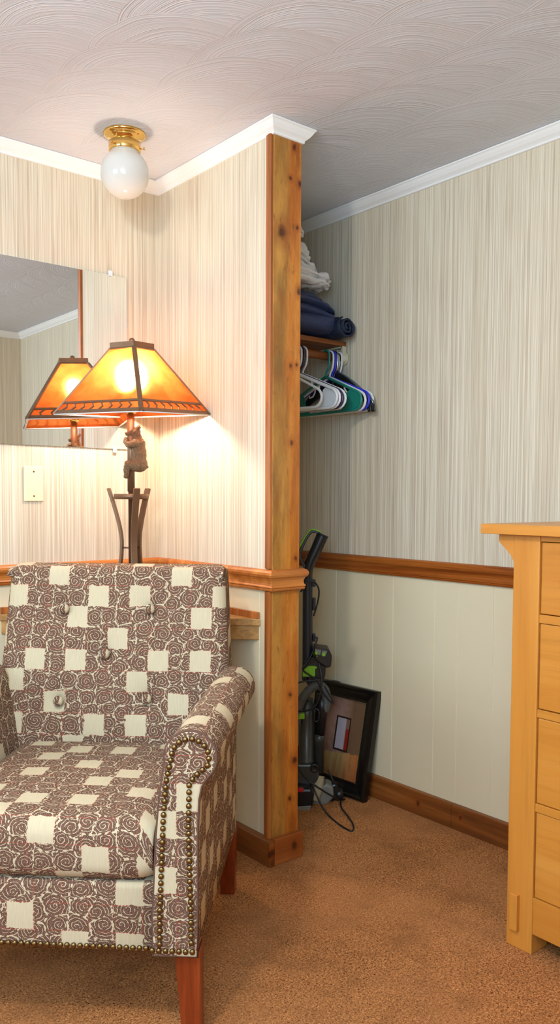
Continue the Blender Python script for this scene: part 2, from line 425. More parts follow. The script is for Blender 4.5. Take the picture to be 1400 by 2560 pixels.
m = NT('lit_bulb'); m.b.inputs['Emission Color'].default_value = (1, .84, .64, 1); m.b.inputs['Emission Strength'].default_value = BULB; M['bulb'] = m.mat
def picture():
    m = NT('abstract_print', .25); s, t, _ = m.xyz(m.uv())       # metres: s from right edge leftwards, t upwards
    p = m.uv(); n = m.noise(p, 9, 4, .6, '2D'); n2 = m.noise(m.vm('MULTIPLY', p, (40, 8, 0)), 1, 3, .6, '2D')
    top = m.mix(m.mr(s, .12, .18), lin((112, 84, 62)), lin((166, 128, 116)))
    top = m.mix(m.mr(n, .4, .65, 0, .5), top, lin((92, 68, 50)))
    bot = m.mix(m.mr(s, .06, .16), lin((176, 98, 48)), lin((168, 136, 88)))
    bot = m.mix(m.mr(n2, .45, .7, 0, .6), bot, lin((122, 84, 46)))
    bot = m.mix(m.mr(t, .14, .07, 0, .5), bot, lin((128, 66, 36)))
    h = m.m('ADD', t, m.m('ADD', m.m('MULTIPLY', m.m('SUBTRACT', n2, .5), .03), m.m('MULTIPLY', s, .12)))
    c = m.mix(m.m('GREATER_THAN', h, .178), bot, top)
    def rect(s0, s1, t0, t1):
        a = m.m('MULTIPLY', m.m('GREATER_THAN', s, s0), m.m('LESS_THAN', s, s1))
        b = m.m('MULTIPLY', m.m('GREATER_THAN', t, t0), m.m('LESS_THAN', t, t1)); return m.m('MULTIPLY', a, b)
    c = m.mix(rect(.128, .207, .165, .305), c, lin((44, 28, 22)))
    c = m.mix(rect(.134, .199, .173, .298), c, m.mix(m.mr(s, .155, .15), lin((182, 172, 182)), lin((128, 92, 76))))
    c = m.mix(rect(.134, .149, .173, .258), c, lin((150, 34, 24)))
    m.col(c); return m.mat
M['print'] = picture()

# ------------------------------------------------------------------ room shell
A, B, CX, PX, PY, ZC = 2.742, 1.645, 2.357, 1.758, 2.05, 2.37
BK, DY, EX = 2.75, -.381, -3.0
ZR = .93
def panel(name, p0, p1, nrm, thick, z0=0, z1=ZC, grooves=(), split=ZR):   # wall from p0 to p1 (plan), thickness away from the room
    p0, p1, nrm = Vector(p0), Vector(p1), Vector(nrm); L = (p1-p0).length; e = (p1-p0)/L
    mb = MB()
    def P(s, d): return tuple(p0+e*s-nrm*d)
    def pr(poly, a, b, mi):
        ar = sum(poly[i][0]*poly[(i+1) % len(poly)][1]-poly[(i+1) % len(poly)][0]*poly[i][1] for i in range(len(poly)))
        if ar < 0: poly = poly[::-1]
        mb.prism(poly, (a, b), mi=mi)
    pr([P(0, 0), P(L, 0), P(L, thick), P(0, thick)], split, z1, 0)
    if split > z0:
        pl = [P(0, 0)]
        for g in sorted(grooves): pl += [P(g-.0028, 0), P(g-.0012, .0028), P(g+.0012, .0028), P(g+.0028, 0)]
        pl += [P(L, 0), P(L, thick), P(0, thick)]
        pr(pl, z0, split, 1)
    return struct(mb.build(name, [M['paper'], M['wains']]))
struct(MB().box((EX-.1, DY-.1, -.06), (CX+.15, BK+.15, 0)).build('floor', M['carpet']))
struct(MB().box((EX-.1, DY-.1, ZC), (CX+.15, BK+.15, ZC+.06)).build('ceiling', M['ceil']))
panel('wall_back', (EX, A), (B+.02, A), (0, -1), .1, grooves=[.4*k for k in range(1, 11)])
panel('wall_center', (B, A+.05), (B, PY+.02), (-1, 0), PX-B, grooves=[.12, .32, .52, .675])
panel('wall_closet', (PX-.02, BK), (CX+.02, BK), (0, -1), .09, grooves=[.2, .4])
panel('wall_right', (CX, BK+.09), (CX, DY-.1), (-1, 0), .1, grooves=[BK+.09-q for q in (2.509, 2.294, 2.186, 1.978, 1.871, 1.716, 1.5, 1.39, 1.2, 1.0, .8, .6, .4, .2)])
panel('wall_front', (CX, DY), (EX, DY), (0, 1), .1, grooves=[.3*k for k in range(1, 17)])
panel('wall_left', (EX, DY), (EX, A), (1, 0), .1)

def sweep(prof, path, nm, mat):                 # prof (offset to the right of travel, z)
    mb = MB(); pts = [Vector(p) for p in path]; rings = []
    for i, p in enumerate(pts):
        ns = []
        for a, b in ((i-1, i), (i, i+1)):
            if a >= 0 and b < len(pts):
                d = (pts[b]-pts[a]).normalized(); ns.append(Vector((d.y, -d.x)))
        n = ns[0] if len(ns) == 1 else (ns[0]+ns[1])/(1+ns[0].dot(ns[1]))
        rings.append([(p.x+n.x*o, p.y+n.y*o, z) for o, z in prof])
    mb.loft(rings, smooth=False)
    return struct(mb.build(nm, mat))
zc = 2.327
crown = [(0, ZC-.001), (.034, ZC-.001), (.034, ZC-.006), (.030, ZC-.009), (.025, ZC-.017), (.018, ZC-.026), (.011, ZC-.032), (.007, ZC-.036), (.007, zc+.002), (.004, zc), (0, zc)]
LEFT = [(EX, A), (B, A), (B, PY), (PX, PY), (PX, PY+.05)]
sweep(crown, LEFT, 'trim_1', M['white'])
sweep(crown, [(CX, BK), (CX, DY), (EX, DY)], 'trim_2', M['white'])
rail = [(0, .965), (.010, .9655), (.017, .962), (.022, .956), (.0235, .949), (.021, .942), (.015, .936), (.0115, .929), (.0105, .921), (.012, .914), (.0155, .910), (.0155, .907), (.012, .905), (.014, .902), (.0125, .897), (0, .896)]
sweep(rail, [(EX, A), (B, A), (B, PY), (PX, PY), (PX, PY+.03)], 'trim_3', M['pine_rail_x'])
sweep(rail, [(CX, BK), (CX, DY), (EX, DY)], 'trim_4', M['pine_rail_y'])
# corner post board, corner strips
struct(MB().box((B, PY, 0), (PX, PY+.02, 2.335)).build('trim_5', M['post'], bevel=.002))
st = [(B+.001, PY+.003), (B+.001, PY+.033), (B-.009, PY+.029), (B-.013, PY+.012), (B-.009, PY+.004)]
struct(MB().prism(st[::-1], (.968, 2.33)).build('trim_6', M['pine_strip'], bevel=.0015))
struct(MB().prism(st[::-1], (.085, .895)).build('trim_7', M['pine_strip'], bevel=.0015))
# base boards
sweep([(0, 0), (.024, 0), (.024, .082), (.021, .086), (0, .086)], [(EX, A), (B, A), (B, PY-.018)], 'baseboard_left', M['pine_base'])
struct(MB().box((B-.001, PY-.0185, 0), (PX+.008, PY, .087)).build('trim_8', M['pine_block'], bevel=.002))
bb = [(0, 0), (.019, 0), (.019, .086), (.016, .089), (0, .089)]
sweep(bb, [(CX, BK), (CX, 1.8725)], 'baseboard_right', M['pine_base'])
sweep(bb, [(CX, 1.871), (CX, DY), (EX, DY)], 'baseboard_front', M['pine_base'])
sweep(bb, [(PX, BK), (CX, BK)], 'baseboard_closet', M['pine_base'])

# ------------------------------------------------------------------ armchair
ch = thing('armchair', 'brown and cream scroll-check upholstered armchair with rolled arms and brass nailheads', 'armchair', (.7115, 1.711, 0), R(-43.1))
PITCH = .0615
def fuv(u, v, ou, ov): return (u/PITCH+ou, v/PITCH+ov)
FB = M['fabric']
for sx in (-1, 1):
    for (xa, xb, xc, xd, ya, yb, yc, yd, zt) in ((.303, .361, .320, .362, .004, .060, .008, .050, .20), (.305, .358, .312, .355, .655, .712, .672, .716, .20)):
        r0 = (min(sx*xc, sx*xd), yc, max(sx*xc, sx*xd), yd); r1 = (min(sx*xa, sx*xb), ya, max(sx*xa, sx*xb), yb)
        MB().frustum(0, r0, zt, r1).build('leg', M['mahog'], ch, bevel=.003)
def rrect(y0, y1, z0, z1, r, n=5):               # rounded rectangle in (y,z), start bottom back, going along the back up, front down
    pts = []
    for cx, cz, a0 in ((y1-r, z0+r, -90), (y1-r, z1-r, 0), (y0+r, z1-r, 90), (y0+r, z0+r, 180)):
        for k in range(n+1):
            a = R(a0+90*k/n); pts.append((cx+r*math.cos(a), cz+r*math.sin(a)))
    return pts
def arc(prof):
    s = [0]
    for i in range(len(prof)):
        a = prof[i]; b = prof[(i+1) % len(prof)]; s.append(s[-1]+math.hypot(b[0]-a[0], b[1]-a[1]))
    return s
# seat base / front rail
def bar_x(xs, ringf, ou, ov, vsign=-1, v0=0):
    rings = []; uvs = []
    for x in xs:
        pr = ringf(x); s = arc(pr)
        rings.append([(x, y, z) for y, z in pr]); uvs.append([fuv(x, vsign*(q-v0), ou, ov) for q in s])
    return rings, uvs
pr = rrect(0, .60, .195, .352, .014); s = arc(pr)
i0 = min(range(len(pr)), key=lambda i: abs(pr[i][1]-.228)+abs(pr[i][0]))
# arc length grows top->front down ; V grows downward on the front: rail centre (col 4,row 4) at x=.205,z=.228
rg, uv = bar_x([-.30, -.1, .1, .30], lambda x: pr, 4.5-.205/PITCH, 4.5, 1, s[i0])
MB().loft(rg, uvs=uv).build('seat_rail', FB, ch)
# cushion
def cush(x):
    w = .258; e = abs(x)/w; sh = .012*max(0, (e-.80)/.20)**2
    zt = .497-.004*e*e-sh*1.6
    pts = []
    base = rrect(-.012+sh*.8, .585, .350+sh*.8, zt, .048, 8)
    return base
xs = [-.258, -.254, -.245, -.225]+[-.2+.05*k for k in range(9)]+[.225, .245, .254, .258]
p0 = cush(0); s = arc(p0); i0 = min(range(len(p0)), key=lambda i: abs(p0[i][1]-.455)+abs(p0[i][0]+.012))
rg, uv = bar_x(xs, cush, 3.5-.01/PITCH, .5+.2, 1, s[i0])
MB().loft(rg, uvs=uv).build('seat_cushion', FB, ch)
# backrest
BT = [(-.150, .866), (.107, .868), (-.022, .738), (-.155, .600), (.106, .612)]
def back():
    z0, z1 = .40, .992
    prof = []                                     # (depth offset d from the front face, z)
    for k in range(57): prof.append((0, z0+(z1-.028-z0)*k/56, 1))
    for a in range(15, 100, 15): prof.append((.028-.028*math.cos(R(a)), z1-.028+.028*math.sin(R(a)), 1))
    prof += [(.06, z1+.003, 0), (.095, z1-.004, 0), (.112, z1-.02, 0), (.118, z1-.06, 0)]
    for k in range(9): prof.append((.118, z1-.06-(z1-.06-z0)*(k+1)/9, 0))
    xi = [-1, -.985, -.955]+[-.9+.03*k for k in range(61)]+[.955, .985, 1]
    rings = []; uvs = []
    s = [0]
    for i in range(len(prof)): a = prof[i]; b = prof[(i+1) % len(prof)]; s.append(s[-1]+math.hypot(b[0]-a[0], b[1]-a[1]))
    sref = .966-z0
    for e in xi:
        ring = []; us = []
        for i, (d, z, f) in enumerate(prof+[prof[0]]):
            hw = .345+(.324-.345)*min(1, max(0, (z-.6)/.38)); x = e*hw
            rnd = max(0, (abs(e)-.92)/.08)
            y = .578+(z-.45)*.16+d
            if f and d == 0:
                y += .022*rnd**2-.012*(1-(e)**2)*math.sin(math.pi*min(1, max(0, (z-.4)/.6)))
                for bx, bz in BT:
                    q = ((x-bx)**2+(z-bz)**2); y += .012*math.exp(-q/(.014**2))+.013*math.exp(-q/(.05**2))
            else: y -= .02*rnd**2
            zz = z-.010*rnd**2*(1 if z > .95 else 0)
            if i < len(prof): ring.append((x, y, zz))
            us.append(fuv(x, -(s[i]-sref), 3.5+.17/PITCH, .5))
        rings.append(ring); uvs.append(us)
    return MB().loft(rings, uvs=uvs)
back().build('backrest', FB, ch)
for bx, bz in BT:
    yy = .578+(bz-.45)*.16-.012*.9*math.sin(math.pi*min(1, (bz-.4)/.6))+.001
    b = MB(); b.ball((bx, yy, bz), (.0155, .013, .0155), 16)
    b.uv = [[((q[0]-bx)/PITCH+.9, (q[2]-bz)/PITCH+.9+bz) for q in (b.v[i] for i in f)] for f in b.f]
    b.build('button', FB, ch)
# arms
def arm_outline(t, sx, grow=0):                   # closed outline in xz ; t 0 front .. 1 rear
    cx, cz, r = .342+.022*t, .638+.014*t, .058+grow
    o = [(.356, .195), (.258, .195), (.258, .27), (.262, .36), (.267, .46), (.274+.01*t, .55)]
    for a in range(190, -56, -15): o.append((cx+r*math.cos(R(a)), cz+r*math.sin(R(a))))
    o += [(.366+.006*t, .575+.01*t), (.360, .545), (.357, .48), (.357, .40), (.356, .30)]
    return [(sx*x, z) for x, z in o]
for sx in (-1, 1):
    rings = []; uvs = []
    for y in [0, .01, .03]+[.06+.06*k for k in range(10)]+[.612, .622]:
        t = y/.62
        o = arm_outline(t, sx, -.004 if y in (0, .622) else 0); s = arc(o)
        rings.append([(x, y, z) for x, z in o]); uvs.append([fuv(q, y, 1.3, .2) for q in s])
    MB().loft(rings, uvs=uvs).build('arm', FB, ch)
    # outside panel running on to the rear corner
    pr = [(sx*.357, .58), (sx*.357, .70), (sx*.335, .722), (sx*.28, .722), (sx*.28, .66), (sx*.325, .58)]
    rg = []; uvs = []
    for z in (.195, .30, .45, .60, .655):
        s = arc(pr); rg.append([(x, y+.02*(z-.2), z) for x, y in pr]); uvs.append([fuv(q, z, .5, .9) for q in s])
    MB().loft(rg, uvs=uvs, smooth=False).build('side_panel', FB, ch, bevel=.008)
    o = arm_outline(0, sx, -.001); mb = MB()
    ins = [(x*(1-.0)+0, z) for x, z in o]
    U = lambda x, z: fuv(x if sx > 0 else x, -z, 5.5-.342/PITCH, 1.5+.55/PITCH)
    rings = [[(x, .002, z) for x, z in o], [(x, -.008, z) for x, z in o]]
    cx, cz = sum(p[0] for p in o)/len(o), sum(p[1] for p in o)/len(o)
    uvs = [[U(x, z) for x, z in o+[o[0]]] for _ in rings]
    mb.loft(rings, uvs=uvs, smooth=False); mb.build('arm_front_panel', FB, ch, bevel=.004)
    # welt cord around the panel
    MB().tube([(x, -.004, z) for x, z in o], .0034, 6, closed=True).build('piping', M['pipe'], ch)
def resample(path, step):
    out = [path[0]]; acc = 0
    for a, b in zip(path, path[1:]):
        L = math.hypot(b[0]-a[0], b[1]-a[1]); d = step-acc
        while d <= L: out.append((a[0]+(b[0]-a[0])*d/L, a[1]+(b[1]-a[1])*d/L)); d += step
        acc = L-(d-step)
    return out
loopp = [(.274, .222), (.275, .30), (.279, .40), (.283, .50), (.289, .58), (.299, .628)]
loopp += [(.342+.041*math.cos(R(a)), .638+.041*math.sin(R(a))) for a in range(170, -40, -15)]
loopp += [(.362, .606), (.349, .594), (.340, .578), (.338, .50), (.340, .40), (.343, .30), (.344, .222)]
nails = [(x, -.0085, z) for x, z in resample(loopp, .0152)]
row = [-.083+.0148*k for k in range(30)]
nails += [(x, -.0085 if x > .256 else -.001, .2075) for x in row if x < .352]
def dome(mb, p, r=.0066):
    mb.lathe([(r, 0), (r*.98, r*.25), (r*.8, r*.58), (r*.45, r*.78), (0, r*.86)], T(*p) @ Matrix.Rotation(R(90), 4, 'X'), 14)
nm = MB(); dome(nm, (0, 0, 0)); proto = nm.build('nailhead', M['nail'], ch); proto.location = nails[0]
for p in nails[1:100]:
    c = proto.copy(); C.objects.link(c); c.parent = ch; c.location = p
rest = MB()
for p in nails[100:]: dome(rest, p)
for x, z in resample(loopp, .0152): dome(rest, (-x, -.0085, z))
for k in range(1, 19): dome(rest, (-.083-.0148*k, -.001 if k < 12 else -.0085, .2075))
o = rest.build('nailhead_trim', M['nail'], ch); o['kind'] = 'stuff'

# ------------------------------------------------------------------ corner counter
cs = thing('corner_counter', 'raw wood triangular counter shelf built into the corner behind the armchair', 'shelf', (B, A, 0))
ZT = .800; q = .633
MB().prism([(-.001, -.001), (-q, -.001), (-.001, -q)], (ZT-.023, ZT)).build('counter_top', M['shelfwood'], cs, bevel=.002)
n = Vector((-1, -1, 0)).normalized(); d = Vector((1, -1, 0)).normalized()
def diag(off, half, z0, z1, th):
    c0 = Vector((-q/2, -q/2, 0))+n*off
    a = c0-d*half; b = c0+d*half
    return MB().prism([(b.x, b.y), (b.x-n.x*th, b.y-n.y*th), (a.x-n.x*th, a.y-n.y*th), (a.x, a.y)], (z0, z1))
diag(-.006, q/math.sqrt(2)-.008, ZT-.070, ZT-.0235, .02).build('apron', M['shelfwood'], cs, bevel=.001)
MB().box((-.0125, -q+.006, ZT), (-.0005, -.001, ZT+.022)).build('backsplash', M['pine_strip'], cs, bevel=.001)
MB().box((-q+.006, -.0125, ZT), (-.013, -.0005, ZT+.022)).build('backsplash', M['pine_strip'], cs, bevel=.001)

# ------------------------------------------------------------------ mirror, plate
mi = thing('wall_mirror', 'frameless rectangular mirror on the striped wall reflecting the lamp', 'mirror', (1.505, A, 0))
MB().box((-.95, -.006, 1.372), (0, -.0005, 1.999)).build('mirror_glass', M['mirror'], mi, bevel=.001)
for x, z in ((-.068, 2.0), (-.055, 1.372), (-.88, 2.0), (-.88, 1.372)):
    k = 1 if z > 1.7 else -1
    b = MB().box((x-.008, -.011, min(z-.006*k, z+.014*k)), (x+.008, -.0065, max(z-.006*k, z+.014*k)))
    b.box((x-.006, -.0065, min(z+.002*k, z+.012*k)), (x+.006, -.0005, max(z+.002*k, z+.012*k)))
    b.build('clip', M['wht_pl'], mi, bevel=.002)
wp = thing('wall_plate', 'ivory blank electrical plate on the striped wall below the mirror', 'wall plate', (1.141, A, 1.2405))
MB().box((-.035, -.006, -.0605), (.035, -.0002, .0605)).build('plate', M['plate'], wp, bevel=.003, seg=3)
for z in (-.042, .042):
    b = MB(); b.lathe([(.0035, 0), (.003, .001), (0, .0014)], T(0, -.006, z) @ Matrix.Rotation(R(90), 4, 'X'), 12); b.build('screw', M['nail'], wp)

# ------------------------------------------------------------------ ceiling globe light
gl = thing('globe_light', 'white glass globe ceiling light on a polished brass base', 'ceiling light', (1.335, 2.437, ZC))
MB().lathe([(.0005, 0), (.068, 0), (.069, -.004), (.066, -.009), (.058, -.012), (.050, -.016), (.045, -.024), (.043, -.030), (.0005, -.030)], None, 48).build('canopy', M['brass'], gl)
MB().lathe([(.0005, -.028), (.050, -.028), (.0515, -.030), (.0515, -.056), (.050, -.058), (.0005, -.058)], None, 48).build('collar', M['brass'], gl)
for a in (200, 320, 80):
    p = Vector((.0515*math.cos(R(a)), .0515*math.sin(R(a)), -.047)); dd = Vector((math.cos(R(a)), math.sin(R(a)), 0))
    b = MB().tube([p-dd*.002, p+dd*.012], .0022, 10); b.tube([p+dd*.010, p+dd*.014], .0045, 12); b.build('thumb_screw', M['brass'], gl)
pf = []
for k in range(25):
    a = R(50+(-140)*k/24); pf.append((.078*math.cos(a), -.126+.078*math.sin(a)))
MB().lathe([(.047, -.056)]+pf+[(0, -.2041)], None, 48).build('globe', M['globe'], gl)

# ------------------------------------------------------------------ table lamp
LX, LY = 1.395, 2.515
lp = thing('table_lamp', 'lit bronze table lamp with amber pyramid shade and a climbing bear on its stem', 'table lamp', (LX, LY, ZT), R(-39.263))
z = lambda w_: w_-ZT
MB().tube([(0, 0, .003), (0, 0, z(1.215)), (0, 0, z(1.2151)), (0, 0, z(1.48))], [.010, .010, .0125, .0125], 24).build('pole', M['bronze'], lp)
for k, a in enumerate((-66, 54, 174)):            # local -y faces the camera
    dr = Vector((math.cos(R(a)), math.sin(R(a)), 0)); sd = Vector((-dr.y, dr.x, 0))
    pts = bez([dr*.080+Vector((0, 0, z(1.226))), dr*.060+Vector((0, 0, z(1.165))), dr*.040+Vector((0, 0, z(1.09))), dr*.034+Vector((0, 0, z(1.03))), dr*.042+Vector((0, 0, z(.95))), dr*.068+Vector((0, 0, z(.86))), dr*.098+Vector((0, 0, .003))], 6)
    MB().strip(pts, .022, .009, sd).build('leg', M['bronze'], lp, bevel=.0012)
b = MB()
rg = []
for k in range(49):
    a = 2*math.pi*k/48; rg.append([((.055+dr_)*math.cos(a), (.055+dr_)*math.sin(a), zz) for dr_, zz in ((0, z(1.189)), (.004, z(1.189)), (.004, z(1.207)), (0, z(1.207)))])
b.loft(rg[:-1], loop=True); b.build('ring_band', M['bronze'], lp)
b = MB()
for a in (-66, 54, 174): b.tube([(0, 0, z(1.022)), (.034*math.cos(R(a)), .034*math.sin(R(a)), z(1.022))], .003, 8)
b.build('spoke', M['bronze'], lp)
# bear figure: one continuous remeshed body
b = MB()
def bb_(c_, r_, m_=None): b.ball((c_[0], c_[1], z(c_[2])), r_, 20, m_)
def limb(pts):
    for (p0, r0), (p1, r1) in zip(pts, pts[1:]):
        for k in range(6):
            t = k/5; bb_([p0[i]+(p1[i]-p0[i])*t for i in range(3)], r0+(r1-r0)*t)
bb_((.026, 0, 1.342), (.027, .026, .050)); bb_((.028, 0, 1.308), (.029, .028, .027)); bb_((.024, 0, 1.378), (.025, .026, .024))
bb_((.020, -.002, 1.398), (.019, .018, .018)); bb_((.016, -.004, 1.417), (.0185, .0175, .0175))
limb([((.006, -.007, 1.414), .0105), ((-.011, -.012, 1.411), .0068)]); bb_((-.016, -.0135, 1.4135), (.0038, .0042, .0034))
bb_((.028, -.016, 1.433), (.0065, .0045, .0085)); bb_((.026, .011, 1.434), (.0065, .0045, .0085))
for q in (-1, 1):
    limb([((.018, q*.020, 1.380), .0135), ((-.003, q*.0245, 1.372), .0105), ((-.014, q*.019, 1.382), .0085), ((-.015, q*.013, 1.392), .0080)])
    limb([((.018, q*.019, 1.302), .019), ((-.004, q*.025, 1.308), .0145), ((-.011, q*.021, 1.290), .0115), ((-.0125, q*.016, 1.274), .0095), ((-.0145, q*.015, 1.268), .0090)])
bb_((.053, 0, 1.300), (.007, .006, .007))
o = b.build('bear_figure', M['fur'], lp)
rm = o.modifiers.new('remesh', 'REMESH'); rm.mode = 'VOXEL'; rm.voxel_size = .0022; rm.use_smooth_shade = True
sm_ = o.modifiers.new('smooth', 'SMOOTH'); sm_.iterations = 3
tx = bpy.data.textures.new('fur_relief', 'CLOUDS'); tx.noise_scale = .006
dp = o.modifiers.new('fur_relief', 'DISPLACE'); dp.texture = tx; dp.strength = .0045; dp.mid_level = .5
# shade
sh = bpy.data.objects.new('lamp_shade', None); C.objects.link(sh); sh.parent = lp; sh.location = (.008, 0, z(1.591)); sh.rotation_euler = (R(3.0), R(-1.4), R(15))
sh.empty_display_size = .05
zb, zt = 1.474-1.585, 1.693-1.585
hb, ht = .265, .0735
def cor(k, f, ins=0):                              # k-th corner (front,right,back,left), f 0 bottom..1 top
    r = hb+(ht-hb)*f-ins; a = R(-90+90*k); return Vector((r*math.cos(a), r*math.sin(a), zb+(zt-zb)*f))
fr = MB()
for k in range(4):
    a0, a1 = cor(k, 0), cor(k, 1); out = Vector((a0.x, a0.y, 0)).normalized(); sd = Vector((-out.y, out.x, 0))
    fr.strip([a0, a1], .0155, .005, sd)
    b0, b1 = cor((k+1) % 4, 0), cor((k+1) % 4, 1)
    e = (b0-a0).normalized(); nrm = (b0-a0).cross(a1-a0).normalized(); upv = nrm.cross(e)
    if upv.z < 0: upv = -upv
    P = lambda s_, f: (a0+(a1-a0)*f)*(1-s_)+(b0+(b1-b0)*f)*s_+nrm*(.001 if nrm.dot(Vector((a0.x+b0.x, a0.y+b0.y, 0))) > 0 else -.001)
    fr.strip([P(0, .018), P(1, .018)], .012, .004, upv)
    fr.strip([P(.0, .158), P(1, .158)], .008, .004, upv)
    fr.strip([P(0, .985), P(1, .985)], .006, .004, upv)
    for c in range(8):
        s_ = .08+c*.112
        fr.strip([P(s_-.012, .03), P(s_+.030, .09), P(s_-.008, .15)] if k in (3, 1) else [P(s_+.012, .03), P(s_+.036, .09), P(s_, .15)], .0058, .003, e)
    # cap band
    t0, t1 = cor(k, 1), cor((k+1) % 4, 1)
    fr.strip([t0+Vector((0, 0, .0085)), t1+Vector((0, 0, .0085))], .019, .003, (0, 0, 1))
    # inner spider bar
    fr.tube([Vector((0, 0, zt+.008)), t0+Vector((0, 0, .008))], .002, 6)
fr.build('shade_frame', M['bronze'], sh)
for k in range(4):
    a0, a1, b0, b1 = cor(k, .0, .002), cor(k, 1, .002), cor((k+1) % 4, 0, .002), cor((k+1) % 4, 1, .002)
    p = MB(); p.v = [a0, b0, b1, a1]; p.face((0, 1, 2, 3)); o = p.build('shade_panel', M['mica'], sh)
b = MB()
for k in range(4): b.tube([cor(k, -.01, .004), cor((k+1) % 4, -.01, .004)], .0028, 8)
b.build('bottom_rim', M['wht_pl'], sh)
b = MB(); b.tube([(0, 0, zt+.004), (0, 0, zt+.018)], .0035, 10); b.ball((0, 0, zt+.026), .0105, 18); b.build('finial', M['bronze'], sh)
b = MB(); b.lathe([(.013, z(1.48)), (.019, z(1.484)), (.019, z(1.498)), (.015, z(1.502)), (.014, z(1.556)), (0, z(1.557))], None, 20); b.build('socket', M['brass'], lp)
b = MB()
bpf = [(.012, 1.556), (.013, 1.566), (.022, 1.582), (.029, 1.600), (.030, 1.612), (.026, 1.627), (.014, 1.638), (.0, 1.641)]
b.lathe([(r_, z(q_)) for r_, q_ in bpf], None, 20); b.build('bulb', M['bulb'], lp)

# ------------------------------------------------------------------ dresser
dr = thing('dresser', 'tall honey maple chest of drawers against the right wall', 'dresser', (1.844, 1.284, 0), 0)
# local: x into the wall, y negative towards the camera side
W, DP = .92, .485
MB().box((-.028, -W-.086, 1.1035), (DP+.01, .086, 1.130)).build('top', M['maple_y'], dr, bevel=.0015)
def leg_post(y0, y1): return MB().box((0, y0, 0), (.075, y1, 1.103))
leg_post(-.078, 0).build('post', M['maple'], dr, bevel=.002)
leg_post(-W, -W+.078).build('post', M['maple'], dr, bevel=.002)
for y0, y1 in ((-.072, 0), (-W, -W+.072)): MB().box((DP-.06, y0, 0), (DP, y1, 1.103)).build('post', M['maple'], dr, bevel=.002)
def corbel(y, sg):
    pts = [(0, 1.103), (.050, 1.103), (.050, 1.083), (.040, 1.074), (.026, 1.062), (.012, 1.048), (.004, 1.034), (0, 1.026)]
    m_ = Matrix(((0, 0, 1, 0), (sg, 0, 0, y), (0, 1, 0, 0), (0, 0, 0, 1)))
    return MB().prism(pts if sg < 0 else pts[::-1], (0.004, .05), m_)
corbel(0, 1).build('corbel', M['maple'], dr, bevel=.001); corbel(-W, -1).build('corbel', M['maple'], dr, bevel=.001)
for y0, y1 in ((-.018, -.004), (-W+.004, -W+.018)): MB().box((.06, y0, .06), (DP-.05, y1, 1.10)).build('side_panel', M['maple'], dr)
MB().box((DP-.012, -W+.02, .08), (DP-.004, -.02, 1.10)).build('back_panel', M['maple'], dr)
ya, yb = -W+.078, -.078
for z0, z1 in ((1.088, 1.1033), (.878, .900), (.632, .653), (.383, .405)): MB().box((.004, ya, z0), (.05, yb, z1)).build('rail', M['maple_y'], dr, bevel=.001)
MB().box((.003, ya, .055), (.024, yb, .153)).build('apron', M['maple_y'], dr, bevel=.001)
for z0, z1 in ((.902, 1.0865), (.655, .8765), (.4065, .6305), (.1545, .3815)):
    dw = MB().box((.006, ya+.0018, z0), (.026, yb-.0018, z1)).build('drawer', M['maple_y'], dr, bevel=.003)
    MB().box((.026, ya+.02, z0+.01), (DP-.03, yb-.02, z1-.03)).build('drawer_box', M['maple_y'], dw)
    for y in (-.27, -W+.27):
        MB().lathe([(.006, 0), (.006, .012), (.014, .018), (.016, .024), (.010, .029), (0, .030)], T(.006, y, (z0+z1)/2) @ Matrix.Rotation(R(-90), 4, 'Y'), 20).build('knob', M['maple'], dw)
MB().box((-.013, -.040, .050), (.001, -.016, .148)).build('peg', M['maple'], dr, bevel=.0015)
MB().box((-.013, -W+.016, .050), (.001, -W+.040, .148)).build('peg', M['maple'], dr, bevel=.0015)

# ------------------------------------------------------------------ closet shelf, rod
SZ, SY = 1.831, 2.461
sf = thing('closet_shelf', 'dark wood closet shelf under the folded bedding, on a beige bracket', 'shelf', (PX, SY, SZ))
MB().box((.001, 0, -.019), (CX-PX-.001, BK-SY-.001, 0)).build('shelf_board', M['closetwood'], sf, bevel=.001)
MB().box((.001, BK-SY-.02, -.075), (CX-PX-.022, BK-SY-.001, -.0195)).build('cleat', M['closetwood'], sf, bevel=.001)
bx = 2.343-PX
b = MB().box((bx-.010, .0, -.026), (bx+.010, BK-SY-.021, -.0195)); b.box((bx-.010, -.004, -.062), (bx+.010, .006, -.0195))
b.box((bx-.010, BK-SY-.03, -.26), (bx+.010, BK-SY-.021, -.026))
b.strip([(bx, .03, -.030), (bx, .14, -.14), (bx, BK-SY-.028, -.25)], .012, .003, (1, 0, 0))
b.tube([(bx, .002, -.06), (bx, -.004, -.078), (bx, .012, -.090), (bx, .030, -.078)], .006, 8)
b.build('bracket', M['beigemetal'], sf, bevel=.001)
RY, RZ = 2.475, 1.765
rd = thing('closet_rod', 'round wooden closet rod holding the hangers below the shelf', 'rod', (PX, RY, RZ))
MB().tube([(.001, 0, 0), (CX-PX-.012, 0, 0)], .0165, 20).build('dowel', M['closetwood'], rd)
MB().lathe([(.0005, 0), (.030, 0), (.030, .006), (.024, .010), (.022, .026), (.0005, .027)], T(CX-PX-.0005, 0, 0) @ Matrix.Rotation(R(-90), 4, 'Y'), 24).build('end_socket', M['beigemetal'], rd)

